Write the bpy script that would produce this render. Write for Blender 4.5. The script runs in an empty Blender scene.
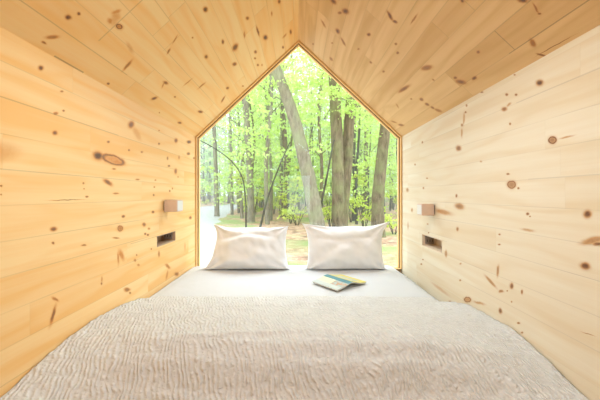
import bpy, bmesh, math, random
from mathutils import Vector, Matrix, noise
C = bpy.context.scene.collection
PI = math.pi
# ---------------------------------------------------------------- measures (metres, eye at the origin looking along +Y)
F = 297.0; VX = 298.7; VY = 195.0
W = 0.85            # half width of the cabin
ZE, ZA = 0.48, 1.275  # eaves, ridge
YW = 2.475          # the big window
YB = -2.3           # far end behind the eye
ZF = -1.02          # cabin floor
ZG = -1.30          # forest floor
BT = -0.565         # bed top
SL = math.hypot(W, ZA-ZE)
def at(x, y, D): return Vector(((x-VX)/F*D, D, (VY-y)/F*D))
def sm(a, b, x):
    t = max(0, min(1, (x-a)/(b-a))); return t*t*(3-2*t)
KN = {'LW':[[0.978,0.418,109.9,0.0,58.9,-138.0,0.95],[1.066,0.372,138.9,0.0,97.2,-278.7,0.6],[1.074,0.305,182.5,0.0,78.5,-276.6,0.7],[1.04,0.286,106.1,0.0,56.1,-204.0,0.6],[1.036,0.217,98.0,0.0,30.0,-143.4,0.8],[1.507,0.357,46.3,-25.9,1.7,-54.5,0.75],[1.561,0.321,23.4,31.7,10.7,-20.6,0.22],[2.057,0.377,39.8,0.0,13.2,-72.2,0.75],[2.301,0.411,25.1,0.0,16.5,-92.2,1.0],[1.326,0.237,102.6,0.0,33.3,-186.7,0.7],[1.807,0.392,110.4,0.0,51.0,-234.8,0.5],[1.173,0.047,183.6,0.0,10.2,-253.3,0.6],[1.177,0.025,202.3,0.0,7.8,-360.3,0.5],[1.191,-0.007,136.9,0.0,-1.5,-249.4,0.7],[1.365,0.161,10.5,-5.2,-3.4,-39.8,0.3],[1.365,0.161,11.9,-5.8,-4.0,-47.0,-0.72],[1.258,0.166,35.7,-17.9,-7.0,-61.6,1.0],[1.397,0.155,16.3,-8.2,-5.8,-67.4,0.35],[1.324,0.056,28.3,-26.4,-36.0,-100.1,0.8],[0.848,0.026,250.8,0.0,10.6,-350.2,0.7],[0.848,0.001,351.1,0.0,0.6,-437.8,0.5],[1.094,-0.018,14.1,0.3,-2.5,-775.3,0.7],[0.834,0.121,13.4,0.0,4.7,-32.4,0.2],[1.488,0.225,114.1,0.0,30.2,-199.6,0.65],[1.609,0.233,81.3,0.0,26.7,-184.6,0.55],[1.807,0.312,85.9,0.0,25.8,-149.4,0.7],[1.924,0.238,85.2,0.0,12.7,-102.9,0.65],[2.109,0.267,56.8,0.0,8.9,-70.4,0.4],[2.289,0.318,32.1,0.0,13.9,-99.8,0.75],[2.409,0.298,54.4,0.0,13.9,-112.1,0.65],[1.946,0.19,55.5,0.0,16.6,-169.5,0.7],[2.052,0.164,46.1,0.0,4.8,-60.3,0.7],[1.567,0.082,51.4,0.0,12.4,-236.9,0.5],[1.763,0.089,90.3,0.0,10.6,-210.6,0.4],[1.382,0.007,44.1,0.0,1.4,-268.7,0.5],[1.749,0.047,103.1,0.0,5.7,-212.2,0.5],[1.741,0.0,92.5,0.0,0.0,-155.1,0.65],[1.957,0.026,82.4,0.0,1.9,-138.0,0.6],[1.999,0.043,90.3,0.0,3.2,-148.6,0.45],[2.092,0.127,82.4,0.0,10.8,-177.5,0.5],[1.733,-0.099,70.1,0.0,-8.9,-155.8,0.9],[1.367,0.12,67.6,0.0,19.0,-217.3,0.5],[1.03,-0.118,82.7,8.7,-6.7,-159.5,0.85],[1.027,-0.167,170.8,0.0,-42.8,-262.8,0.8],[1.175,-0.199,79.5,0.0,-47.7,-280.9,0.6],[1.439,-0.104,87.0,0.0,-11.4,-158.7,0.75],[1.414,-0.159,45.1,0.0,-8.4,-75.0,0.5],[1.414,-0.159,48.5,0.0,-9.1,-80.8,-0.7],[1.632,-0.163,52.7,0.0,-10.1,-101.1,0.65],[1.686,-0.191,68.3,0.0,-15.4,-135.5,0.4],[1.382,-0.2,40.3,-5.9,-53.1,-267.7,0.55],[1.646,-0.215,93.2,0.0,-23.6,-180.5,0.8],[1.675,-0.224,90.0,0.0,-23.7,-177.3,0.8],[2.331,-0.178,38.7,0.0,-7.0,-91.0,0.8],[1.558,-0.315,129.9,0.0,-42.8,-211.8,0.55],[1.425,-0.288,54.6,29.7,0.5,-35.6,0.4],[1.399,-0.295,128.9,0.0,-6.4,-30.3,0.4],[1.542,-0.34,88.5,0.0,-26.5,-120.4,0.45],[1.807,-0.359,77.3,0.0,-10.9,-54.8,0.5],[1.713,-0.311,107.6,0.0,-31.5,-173.4,0.5],[1.576,-0.371,63.5,0.0,-37.0,-157.1,0.35],[1.929,-0.464,9.4,-33.0,-48.0,-78.6,0.5],[1.917,-0.516,60.4,-26.9,-10.6,-30.5,0.35],[2.068,-0.55,29.5,0.0,-22.5,-84.5,0.6],[1.282,-0.365,192.0,0.0,-22.0,-77.2,0.35],[2.22,-0.389,73.2,0.0,-4.7,-26.8,0.25],[1.038,-0.364,43.6,-40.9,-136.1,-165.2,0.55],[1.028,-0.415,133.6,-49.8,-19.4,-31.0,0.75],[1.28,-0.382,192.7,0.0,-53.3,-178.6,0.6],[1.471,-0.469,41.7,0.0,-35.8,-112.2,0.65],[1.496,-0.494,112.9,0.0,-65.7,-198.6,0.6]],'RW':[[1.38,0.478,-78.0,-0.0,93.3,-269.1,0.7],[1.504,0.453,-124.1,-0.0,45.8,-151.9,0.5],[1.512,0.421,-110.5,-0.0,54.8,-196.5,0.7],[1.528,0.393,-103.3,-16.9,8.5,-27.7,0.35],[1.546,0.364,-96.0,-0.0,32.3,-137.2,0.6],[1.048,0.396,-78.9,30.3,8.4,-102.4,0.95],[1.215,0.411,-122.2,-0.0,63.6,-188.1,0.75],[1.161,0.392,-144.1,-0.0,78.5,-232.6,0.75],[1.228,0.355,-75.5,34.5,4.5,-119.6,0.7],[1.201,0.366,-65.2,56.8,-42.1,-145.7,0.4],[1.194,0.286,-161.1,-0.0,49.7,-207.4,0.65],[1.169,0.473,-184.8,-0.0,128.7,-317.6,0.6],[2.041,0.362,-75.8,-0.0,23.5,-132.3,0.7],[1.581,0.249,-43.9,-0.0,11.8,-75.2,0.75],[2.171,0.223,-67.0,-0.0,15.6,-152.0,0.5],[1.968,0.111,-72.4,-0.0,10.7,-188.7,0.5],[2.024,0.048,-68.4,-0.0,3.1,-133.4,0.5],[2.322,0.039,-36.0,-0.0,1.1,-67.3,0.5],[1.6,-0.005,-109.6,-0.0,-0.4,-116.0,0.8],[1.385,0.156,-109.7,-0.0,24.2,-214.5,0.3],[1.547,0.324,-105.5,-0.0,8.9,-42.7,0.4],[0.995,0.184,-71.7,28.3,-9.8,-77.9,0.6],[0.995,0.184,-71.7,28.3,-10.1,-80.1,-1.0],[0.944,0.184,-36.2,8.2,1.2,-307.6,0.35],[1.206,0.085,-115.7,-0.0,19.3,-273.6,0.75],[1.186,0.042,-42.7,-0.0,2.2,-62.6,0.55],[1.186,0.042,-44.9,-0.0,2.3,-65.9,-0.8],[1.149,0.026,-191.2,-0.0,5.8,-258.5,0.8],[2.228,-0.113,-50.8,-0.0,-3.4,-66.6,0.45],[1.572,-0.06,-22.3,-10.9,6.9,-65.2,0.6],[1.749,-0.1,-10.3,-5.1,4.4,-68.6,0.42],[1.59,-0.182,-90.8,-0.0,-10.7,-93.4,0.65],[1.958,-0.191,-73.1,-0.0,-18.5,-189.6,0.4],[1.945,-0.246,-95.3,-0.0,-27.6,-218.2,0.6],[1.714,-0.338,-71.6,-0.0,-9.8,-49.5,0.45],[2.31,-0.239,-59.2,-0.0,-3.3,-32.1,0.3],[2.031,-0.442,-87.4,-0.0,-45.4,-208.9,0.6],[2.061,-0.479,-66.0,-0.0,-41.9,-180.1,0.6],[1.559,-0.361,-79.9,-0.0,-44.1,-190.5,0.35],[1.258,-0.166,-159.6,-0.0,-39.1,-295.1,0.7],[1.258,-0.21,-145.1,-0.0,-49.2,-295.1,0.75],[1.267,-0.324,-135.0,-17.0,-8.4,-42.5,0.55],[1.316,-0.383,-18.3,-21.0,49.5,-116.1,0.5],[1.103,-0.07,-148.2,-0.0,-14.2,-224.4,0.85],[1.091,-0.079,-264.9,-0.0,-28.1,-388.7,0.7],[0.875,-0.056,-94.3,-0.0,-6.2,-97.0,0.95],[0.859,-0.132,-27.0,6.0,-38.5,-105.7,0.5],[0.843,-0.139,-71.0,-0.0,-36.3,-220.1,0.85],[0.882,-0.21,-77.2,-26.8,11.2,-98.8,0.95],[1.103,-0.13,-30.0,-6.7,3.2,-176.8,0.3],[1.248,-0.405,-67.5,-0.0,-55.2,-170.0,0.6],[1.186,-0.363,-99.7,-0.0,-29.5,-96.3,0.8],[1.131,-0.369,-164.6,-0.0,-42.9,-131.4,0.65],[1.212,-0.39,-214.8,-0.0,-98.5,-306.3,0.6],[1.252,-0.489,-95.1,27.5,-45.9,-89.9,0.8],[1.496,-0.527,-33.4,-13.5,-13.7,-68.5,0.4],[1.496,-0.527,-37.3,-15.1,-15.3,-76.7,-0.8],[1.4,-0.509,-24.1,-9.2,-29.4,-146.3,0.35],[1.669,-0.604,-75.6,-0.0,-40.3,-111.2,0.7],[1.782,-0.642,-79.5,-0.0,-60.1,-166.7,0.6],[1.565,-0.448,-103.1,-0.0,-54.3,-189.8,0.5],[1.149,-0.495,-147.1,-0.0,-111.4,-258.5,0.7],[1.131,-0.523,-179.6,-0.0,-121.6,-262.7,0.6],[1.186,-0.426,-224.2,-0.0,-112.3,-312.9,0.5],[0.873,-0.408,-52.3,-16.6,-90.7,-799.6,0.6],[1.787,-0.565,-7.9,-8.5,4.5,-81.9,0.22]],'LC':[[0.962,0.14,120.0,35.9,17.3,-128.4,0.9],[0.979,0.172,140.4,138.5,115.8,-129.6,0.8],[0.975,0.056,39.6,40.0,96.4,-98.9,0.55],[0.969,0.025,127.8,37.2,3.7,-244.4,0.6],[1.126,0.232,53.2,19.2,17.8,-90.1,0.45],[1.126,0.232,70.9,25.6,22.6,-114.7,-0.9],[1.086,0.244,-10.6,27.1,43.0,24.8,0.22],[1.071,0.264,20.3,51.0,109.3,-54.3,0.35],[1.08,0.224,58.2,66.9,53.7,-62.6,0.35],[1.388,0.567,35.4,82.2,58.1,-63.5,0.95],[1.476,0.442,79.9,163.3,118.5,-152.8,0.5],[1.686,0.446,34.3,80.4,45.5,-66.9,0.7],[1.307,0.132,1.3,34.7,126.2,21.0,0.6],[1.427,0.308,-13.9,66.4,129.2,60.5,0.6],[1.396,0.368,-10.4,40.7,189.3,88.4,0.4],[1.242,0.198,24.3,-7.7,-23.4,-93.1,0.2],[1.69,0.573,37.4,107.0,41.2,-54.6,0.7],[1.829,0.629,-15.0,44.4,32.0,21.5,0.8],[1.984,0.577,3.9,68.8,45.6,-36.7,0.8],[1.685,0.765,20.3,85.8,65.6,-75.3,0.7],[1.796,0.715,37.7,151.0,25.5,-32.3,0.4],[1.875,0.811,20.0,-16.6,1.8,-155.3,0.75],[2.008,0.856,8.7,56.8,35.6,-45.9,0.95],[2.064,0.753,16.1,80.9,46.2,-65.5,0.7],[2.133,0.734,20.5,101.7,64.1,-95.1,0.6],[2.252,0.74,18.1,96.3,48.1,-75.1,0.6],[2.304,0.774,19.9,117.7,47.0,-73.4,0.4],[1.788,1.003,8.4,93.3,54.1,-56.7,0.8],[2.221,1.082,3.6,97.7,33.4,-41.5,0.8],[2.332,0.995,7.5,103.4,45.2,-62.1,0.7],[2.197,1.022,-17.2,44.7,57.2,18.1,0.4],[1.834,0.936,18.3,147.8,39.5,-44.2,0.4],[1.308,0.015,112.0,127.5,77.3,-141.0,0.8],[1.635,0.076,20.9,55.7,71.4,-59.3,0.85],[1.6,0.182,39.3,32.3,25.0,-110.4,0.65],[1.598,0.164,-11.1,51.8,129.1,105.1,0.4],[1.749,0.271,1.3,30.8,150.3,-15.2,0.4],[1.892,0.318,0.5,34.8,96.6,-10.6,0.5],[1.77,0.153,77.8,136.1,61.5,-127.3,0.6],[2.161,0.184,23.4,37.5,25.0,-91.6,0.8],[2.064,0.032,34.9,48.0,24.4,-115.1,0.75],[1.78,0.02,111.8,174.0,66.1,-162.8,0.5],[2.183,0.448,9.9,89.4,47.7,-44.5,0.75],[2.276,0.37,-5.8,36.7,62.3,47.5,0.65],[2.351,0.56,26.3,102.5,58.0,-107.9,0.5],[2.457,0.363,-0.4,48.3,57.4,-8.1,0.5]],'RC':[[1.676,0.896,22.3,-59.0,53.5,3.3,0.9],[1.665,0.805,3.8,-54.7,49.2,-30.4,0.95],[1.716,0.838,-13.3,-70.2,81.7,-91.0,0.7],[1.891,0.824,27.0,-62.6,40.8,30.5,0.95],[1.944,0.765,13.5,-34.8,59.2,44.5,0.65],[1.949,0.942,15.5,-32.4,61.0,49.3,0.4],[2.066,0.845,-16.2,-105.0,73.6,-98.2,0.4],[2.304,1.012,-6.9,-104.6,72.8,-97.8,0.6],[2.276,0.823,16.6,-58.9,44.9,14.3,0.6],[1.675,0.622,-26.2,-80.9,68.4,-86.5,0.9],[1.876,0.647,-31.8,-115.6,77.8,-108.1,0.5],[1.893,0.535,11.4,-111.9,86.8,-9.4,0.6],[1.43,0.562,17.0,-44.2,90.8,46.5,0.95],[1.438,0.526,1.1,-91.5,114.9,-39.0,0.9],[1.566,0.463,-51.7,-115.4,80.4,-108.0,0.6],[1.613,0.428,-51.1,-112.0,73.4,-104.8,0.75],[1.867,0.434,-37.8,-96.8,66.1,-108.7,0.6],[1.336,0.455,-28.6,5.7,5.4,-244.6,0.5],[1.534,0.259,-19.3,-23.3,30.5,-70.4,0.7],[1.217,0.155,-98.5,-118.9,84.0,-119.1,0.75],[1.092,0.342,-0.2,-150.9,165.8,-10.5,0.95],[0.937,0.196,-62.9,-60.9,103.8,-108.2,1.0],[0.927,0.151,8.5,-55.7,322.3,93.2,0.55],[0.932,0.13,-184.6,-166.3,216.3,-242.0,0.8],[1.022,0.063,3.5,-66.2,113.4,35.2,0.55],[1.032,0.01,-48.0,-63.5,213.2,-150.5,0.8],[0.978,0.014,-17.7,-5.5,18.3,-825.2,0.8],[1.854,0.266,-14.2,-7.5,12.3,-103.2,0.8],[1.57,0.189,-25.1,-122.8,133.0,-53.5,0.45],[1.43,0.094,-21.0,-39.5,56.0,-59.6,0.85],[1.436,0.127,-72.8,-100.7,68.0,-117.8,0.8],[1.348,0.073,-65.0,-26.7,7.0,-150.6,0.95],[1.799,0.145,-18.1,-89.3,61.6,-28.7,0.75],[1.796,0.1,-18.4,-80.5,72.2,-34.0,0.75],[1.782,0.064,-20.3,-81.1,79.9,-37.7,0.7],[1.762,0.032,-14.5,-38.8,55.5,-50.8,0.5],[1.883,0.189,-59.6,-115.2,63.8,-134.7,0.45],[2.286,0.086,-15.5,-43.6,37.9,-70.9,0.65],[2.337,0.14,-9.2,-39.0,61.9,-71.2,0.5],[2.087,0.215,4.5,-45.4,89.0,59.1,0.3]]}

# ---------------------------------------------------------------- helpers
def link(o, parent=None):
    C.objects.link(o)
    if parent: o.parent = parent
    return o
def mesh_obj(name, verts, faces, mat, parent=None, uvs=None, smooth=False):
    me = bpy.data.meshes.new(name); me.from_pydata([tuple(v) for v in verts], [], faces)
    if uvs is not None:
        l = me.uv_layers.new(name='board')
        for i, lp in enumerate(me.loops): l.data[i].uv = uvs[lp.vertex_index]
    me.materials.append(mat)
    if smooth:
        for p in me.polygons: p.use_smooth = True
    me.update()
    return link(bpy.data.objects.new(name, me), parent)
def bm_obj(name, bm, mat, parent=None, smooth=False):
    me = bpy.data.meshes.new(name); bm.to_mesh(me); bm.free(); me.materials.append(mat)
    if smooth:
        for p in me.polygons: p.use_smooth = True
    return link(bpy.data.objects.new(name, me), parent)
def add_box(bm, a, b, bev=0):
    r = bmesh.ops.create_cube(bm, size=1)
    for v in r['verts']:
        v.co = Vector([(a[i]+b[i])/2+v.co[i]*abs(b[i]-a[i]) for i in range(3)])
    if bev:
        es = list({e for v in r['verts'] for e in v.link_edges})
        bmesh.ops.bevel(bm, geom=es, offset=bev, segments=2, affect='EDGES', clamp_overlap=True)
def box(name, a, b, mat, parent=None, bev=0):
    bm = bmesh.new(); add_box(bm, a, b, bev); return bm_obj(name, bm, mat, parent)
def empty(name, loc, rz=0):
    o = bpy.data.objects.new(name, None); o.empty_display_size = .1
    o.location = loc; o.rotation_euler = (0, 0, rz); return link(o)
def tag(o, label, cat, group=None):
    o['label'] = label; o['category'] = cat
    if group: o['group'] = group
    return o
def struct(o): o['kind'] = 'structure'; return o
# ---------------------------------------------------------------- node helpers
def new_mat(name):
    m = bpy.data.materials.new(name); m.use_nodes = True
    nt = m.node_tree; nt.nodes.clear()
    return m, nt
class N:
    def __init__(s, nt): s.nt = nt
    def n(s, t, **k):
        nd = s.nt.nodes.new(t)
        for a, b in k.items(): setattr(nd, a, b)
        return nd
    def put(s, sock, v):
        if isinstance(v, bpy.types.NodeSocket): s.nt.links.new(v, sock)
        else: sock.default_value = v
    def math(s, op, a, b=0.0, c=0.0):
        nd = s.n('ShaderNodeMath', operation=op)
        s.put(nd.inputs[0], a); s.put(nd.inputs[1], b); s.put(nd.inputs[2], c); return nd.outputs[0]
    def vmath(s, op, a, b):
        nd = s.n('ShaderNodeVectorMath', operation=op)
        s.put(nd.inputs[0], a); s.put(nd.inputs[1], b)
        return nd.outputs['Value'] if op in ('DOT_PRODUCT', 'LENGTH') else nd.outputs[0]
    def xyz(s, x, y, z=0.0):
        nd = s.n('ShaderNodeCombineXYZ')
        for i, v in enumerate((x, y, z)): s.put(nd.inputs[i], v)
        return nd.outputs[0]
    def sep(s, v):
        nd = s.n('ShaderNodeSeparateXYZ'); s.put(nd.inputs[0], v); return nd.outputs
    def noise(s, v, scale, detail=3, rough=.5):
        nd = s.n('ShaderNodeTexNoise'); s.put(nd.inputs['Vector'], v)
        nd.inputs['Scale'].default_value = scale; nd.inputs['Detail'].default_value = detail
        nd.inputs['Roughness'].default_value = rough; return nd.outputs['Fac']
    def ramp(s, v, stops):
        nd = s.n('ShaderNodeValToRGB'); s.put(nd.inputs[0], v); cr = nd.color_ramp
        while len(cr.elements) < len(stops): cr.elements.new(.5)
        for e, (p, c) in zip(cr.elements, stops): e.position = p; e.color = (*c, 1)
        return nd.outputs[0]
    def mix(s, f, a, b, mode='MIX'):
        nd = s.n('ShaderNodeMix', data_type='RGBA', blend_type=mode)
        s.put(nd.inputs[0], f)
        for k, v in ((6, a), (7, b)):
            if isinstance(v, tuple) and len(v) == 3: v = (*v, 1)
            s.put(nd.inputs[k], v)
        return nd.outputs[2]
    def rng(s, v, a, b, c=0., d=1.):
        nd = s.n('ShaderNodeMapRange'); s.put(nd.inputs[0], v)
        for i, q in enumerate((a, b, c, d)): nd.inputs[i+1].default_value = q
        return nd.outputs[0]
    def bsdf(s, col, rough=.5, bump=None, bstr=.3, bdist=.002, spec=.5):
        p = s.n('ShaderNodeBsdfPrincipled'); s.put(p.inputs['Base Color'], (*col, 1) if isinstance(col, tuple) else col)
        s.put(p.inputs['Roughness'], rough); p.inputs['Specular IOR Level'].default_value = spec
        if bump is not None:
            b = s.n('ShaderNodeBump'); b.inputs['Strength'].default_value = bstr; b.inputs['Distance'].default_value = bdist
            s.put(b.inputs['Height'], bump); s.put(p.inputs['Normal'], b.outputs[0])
        return p
    def out(s, sh):
        o = s.n('ShaderNodeOutputMaterial'); s.nt.links.new(sh, o.inputs[0])
def simple(name, col, rough=.6, spec=.4, var=.0, scale=20, bump=0, bscale=60, bdist=.002):
    m, nt = new_mat(name); g = N(nt); tc = g.n('ShaderNodeTexCoord').outputs['Object']
    c = col
    if var:
        f = g.noise(tc, scale, 4); c = g.mix(f, tuple(q*(1-var) for q in col), tuple(min(1, q*(1+var)) for q in col))
    bp = g.noise(tc, bscale, 4) if bump else None
    g.out(g.bsdf(c, rough, bp, bump, bdist, spec).outputs[0]); return m
def knot_group(rim=False):
    ng = bpy.data.node_groups.new('knot_rim' if rim else 'knot_spot', 'ShaderNodeTree')
    I = ng.interface
    for nm, t in (('P', 'NodeSocketVector'), ('C', 'NodeSocketVector'), ('A', 'NodeSocketVector'), ('B', 'NodeSocketVector'), ('S', 'NodeSocketFloat'), ('Prev', 'NodeSocketFloat')):
        I.new_socket(nm, in_out='INPUT', socket_type=t)
    I.new_socket('Val', in_out='OUTPUT', socket_type='NodeSocketFloat')
    g = N(ng); gi = g.n('NodeGroupInput').outputs
    e = g.vmath('SUBTRACT', gi['P'], gi['C'])
    a = g.vmath('DOT_PRODUCT', e, gi['A']); b = g.vmath('DOT_PRODUCT', e, gi['B'])
    d2 = g.math('MULTIPLY_ADD', b, b, g.math('MULTIPLY', a, a))
    if rim: d2 = g.math('MULTIPLY', g.math('SUBTRACT', d2, 1.0), 2.6)
    q = g.math('MULTIPLY_ADD', d2, d2, 1.0)
    v = g.math('MAXIMUM', g.math('DIVIDE', gi['S'], q), gi['Prev'])
    go = g.n('NodeGroupOutput'); ng.links.new(v, go.inputs[0]); return ng
KG = knot_group(); KR = knot_group(True)
KS = 1.10
def pine(name, light, dark, knots, width, off, gap=.55, seed=0., cracks=(), joint=.3):
    """oiled pine boards laid along u; v runs across the boards (uv in metres)"""
    m, nt = new_mat(name); g = N(nt)
    uv = g.n('ShaderNodeUVMap', uv_map='board').outputs[0]
    u, v, _ = g.sep(uv)
    wob = g.math('MULTIPLY_ADD', g.noise(g.xyz(g.math('MULTIPLY', u, 30), g.math('MULTIPLY', v, 30)), 1, 2), .012, -.006)
    P = g.xyz(g.math('ADD', u, wob), g.math('ADD', v, g.math('MULTIPLY', wob, .6)))
    k = 0.0
    for (a, b, c1, c2, c3, c4, s) in knots:
        nd = nt.nodes.new('ShaderNodeGroup'); nd.node_tree = KG if s > 0 else KR; s = abs(s)
        g.put(nd.inputs['P'], P); nd.inputs['C'].default_value = (a, b, 0)
        nd.inputs['A'].default_value = (c1*KS, c2*KS, 0); nd.inputs['B'].default_value = (c3*KS, c4*KS, 0)
        nd.inputs['S'].default_value = s*1.0; g.put(nd.inputs['Prev'], k); k = nd.outputs[0]
    bv = g.math('DIVIDE', g.math('SUBTRACT', v, off), width)
    bi = g.math('FLOOR', bv); bf = g.math('FRACT', bv)
    wn = g.n('ShaderNodeTexWhiteNoise', noise_dimensions='2D'); g.put(wn.inputs['Vector'], g.xyz(bi, seed))
    r1 = wn.outputs['Value']
    # butt joints: each board row is cut at its own random places
    L = 1.35
    uu = g.math('DIVIDE', g.math('ADD', u, g.math('MULTIPLY', r1, 7.3)), L)
    ui = g.math('FLOOR', uu); uf = g.math('FRACT', uu)
    wn2 = g.n('ShaderNodeTexWhiteNoise', noise_dimensions='3D'); g.put(wn2.inputs['Vector'], g.xyz(bi, ui, seed+3))
    r2 = wn2.outputs['Value']
    # grain
    kk = g.math('MULTIPLY', k, .05)
    low = g.noise(g.xyz(g.math('MULTIPLY', u, 1.3), g.math('MULTIPLY', v, 6), g.math('MULTIPLY', r2, 40)), 1, 2)
    ring = g.math('ADD', g.math('MULTIPLY', g.math('ADD', v, kk), 30), g.math('MULTIPLY', low, 9))
    ring = g.math('MULTIPLY_ADD', g.math('SINE', g.math('MULTIPLY', ring, 2.2)), .5, .5)
    fine = g.noise(g.xyz(g.math('MULTIPLY', u, 5), g.math('MULTIPLY', g.math('ADD', v, kk), 160), g.math('MULTIPLY', r2, 30)), 1, 3, .6)
    gr = g.math('ADD', g.math('MULTIPLY', g.math('POWER', ring, 3.0), .45), g.math('MULTIPLY', fine, .45))
    streak = g.noise(g.xyz(g.math('MULTIPLY', u, .9), g.math('MULTIPLY', g.math('ADD', v, g.math('MULTIPLY', k, .03)), 17), g.math('MULTIPLY', r2, 55)), 1, 3, .55)
    gr = g.math('ADD', gr, g.math('MULTIPLY_ADD', r2, .55, -.2))
    gr = g.math('ADD', gr, g.rng(streak, .3, .7, -.35, .45))
    col = g.mix(g.rng(gr, 0.0, 1.0), light, dark)
    # knots: orange halo, brown heart
    rg = g.noise(P, 90, 2)
    k2 = g.math('MULTIPLY', k, g.math('MULTIPLY_ADD', rg, .5, .75))
    halo = tuple(x*y for x, y in zip(dark, (.78, .55, .36)))
    col = g.mix(g.rng(k2, .04, .34), col, halo)
    col = g.mix(g.rng(k2, .34, .72), col, (.30, .135, .055))
    col = g.mix(g.rng(k2, .75, .98), col, (.13, .055, .024))
    # seams
    e = g.math('MINIMUM', bf, g.math('SUBTRACT', 1.0, bf))
    sn = g.rng(g.noise(g.xyz(g.math('MULTIPLY', u, 2.2), g.math('MULTIPLY', bi, 7.7), seed), 1, 2), .42, .68)
    seam = g.math('MULTIPLY', g.rng(e, .010, .024, 1, 0), g.math('MULTIPLY_ADD', sn, .5, .10))
    e2 = g.math('MINIMUM', uf, g.math('SUBTRACT', 1.0, uf))
    seam = g.math('MAXIMUM', seam, g.math('MULTIPLY', g.rng(e2, .0009, .0018, 1, 0), joint))
    for (c0, c1, d0, d1, st) in cracks:  # straight open joints seen in the photo
        cx = g.math('MULTIPLY', g.math('GREATER_THAN', u, c0), g.math('LESS_THAN', u, c1))
        cy = g.math('MULTIPLY', g.math('GREATER_THAN', v, d0), g.math('LESS_THAN', v, d1))
        seam = g.math('MAXIMUM', seam, g.math('MULTIPLY', g.math('MULTIPLY', cx, cy), st))
    col = g.mix(g.math('MULTIPLY', seam, gap), col, (.14, .065, .025))
    hgt = g.math('SUBTRACT', g.math('MULTIPLY', fine, .12), seam)
    g.out(g.bsdf(col, .48, hgt, .35, .002, .35).outputs[0]); return m
CR = dict(
 LC=[(1.107, 1.112, .14, .365, .5), (1.396, 1.400, .29, .40, .3), (.8, 1.35, .094, .098, .55), (1.03, 1.17, .0, .006, .9)],
 RC=[(1.088, 1.092, .078, .18, .85), (1.082, 1.086, .28, .38, .45), (.6, 1.12, .0755, .0795, .9), (.6, 1.15, .179, .182, .6)],
 LW=[(.7, 1.4, .279, .283, .6), (.84, 1.5, .073, .076, .5), (1.5, 1.8, -.249, -.246, .6)],
 RW=[(.7, 1.16, .357, .361, .5), (.8, 1.1, .057, .060, .45), (1.18, 1.7, -.144, -.141, .35), (1.7, 2.1, -.27, -.267, .4)])
M = {}
YL, YD = (.86, .60, .29), (.80, .475, .185)
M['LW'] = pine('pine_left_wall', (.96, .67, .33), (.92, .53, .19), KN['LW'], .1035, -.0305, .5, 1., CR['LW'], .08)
M['LC'] = pine('pine_left_slope', (.98, .72, .37), (.95, .58, .22), KN['LC'], .102, -.006, .5, 2., CR['LC'])  # brighter copy: light on the left slope is put into its colour
M['RW'] = pine('pine_right_wall', (.84, .75, .59), (.77, .63, .43), KN['RW'], .1005, -.0435, .4, 3., CR['RW'], .08)  # paler copy: brighter light on this wall is put into its board colour
M['RC'] = pine('pine_right_slope', (.80, .54, .26), (.66, .40, .16), KN['RC'], .1025, -.0255, .5, 4., CR['RC'])  # darker copy: shade on the right slope is put into its colour
M['plank'] = pine('pine_floor', (.78, .56, .31), (.66, .42, .20), [], .12, 0, .8, 5.)
M['trim'] = simple('window_trim_pine', (.88, .58, .26), .5, .4, .12, 6)
M['gasket'] = simple('dark_gasket', (.06, .035, .02), .7)
M['niche'] = simple('niche_wood', (.55, .38, .25), .6, .3, .2, 12)
M['nicheR'] = simple('pale_niche_wood', (.80, .64, .48), .6, .3, .15, 12)
M['plate'] = simple('outlet_plate_grey', (.30, .25, .22), .5)
M['slot'] = simple('outlet_slots', (.03, .025, .02), .6)
M['sconce'] = simple('taupe_lamp_wood', (.74, .54, .42), .55, .3, .08, 30)
M['sconce_lit'] = simple('lamp_lit_side', (.80, .78, .75), .4)  # white colour stands in for window light on the lamp's side
M['dark'] = simple('dark_metal', (.05, .05, .05), .5)
M['bedbase'] = simple('bed_platform_ply', (.70, .50, .28), .6, .3, .1, 8)
# ---------------------------------------------------------------- cabin shell
def slabs(name, rects, s, zs, mat, parent=None):
    """vertical wall at x = s*W, thickness outwards, built from (y0,y1,z0,z1) rectangles"""
    V, Fc, U = [], [], []
    T = .13
    for (y0, y1, z0, z1) in rects:
        b = len(V)
        for x in (s*W, s*(W+T)):
            for (y, z) in ((y0, z0), (y1, z0), (y1, z1), (y0, z1)):
                V.append((x, y, z)); U.append((y, z))
        q = [(0, 1, 2, 3), (4, 7, 6, 5), (0, 4, 5, 1), (1, 5, 6, 2), (2, 6, 7, 3), (3, 7, 4, 0)]
        if s < 0: pass
        else: q = [tuple(reversed(f)) for f in q]
        Fc += [tuple(b+i for i in f) for f in q]
    return struct(mesh_obj(name, V, Fc, mat, parent, U))
YO = YW+.03
NL = (1.78, 2.05, -.315, -.247); NR = (1.762, 2.047, -.348, -.268)
def wall(name, s, nb, mat):
    y0, y1, z0, z1 = nb
    return slabs(name, [(YB, y0, ZF-.1, ZE), (y1, YO, ZF-.1, ZE), (y0, y1, ZF-.1, z0), (y0, y1, z1, ZE)], s, 0, mat)
wl = wall('wall_left', -1, NL, M['LW']); wr = wall('wall_right', 1, NR, M['RW'])
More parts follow.
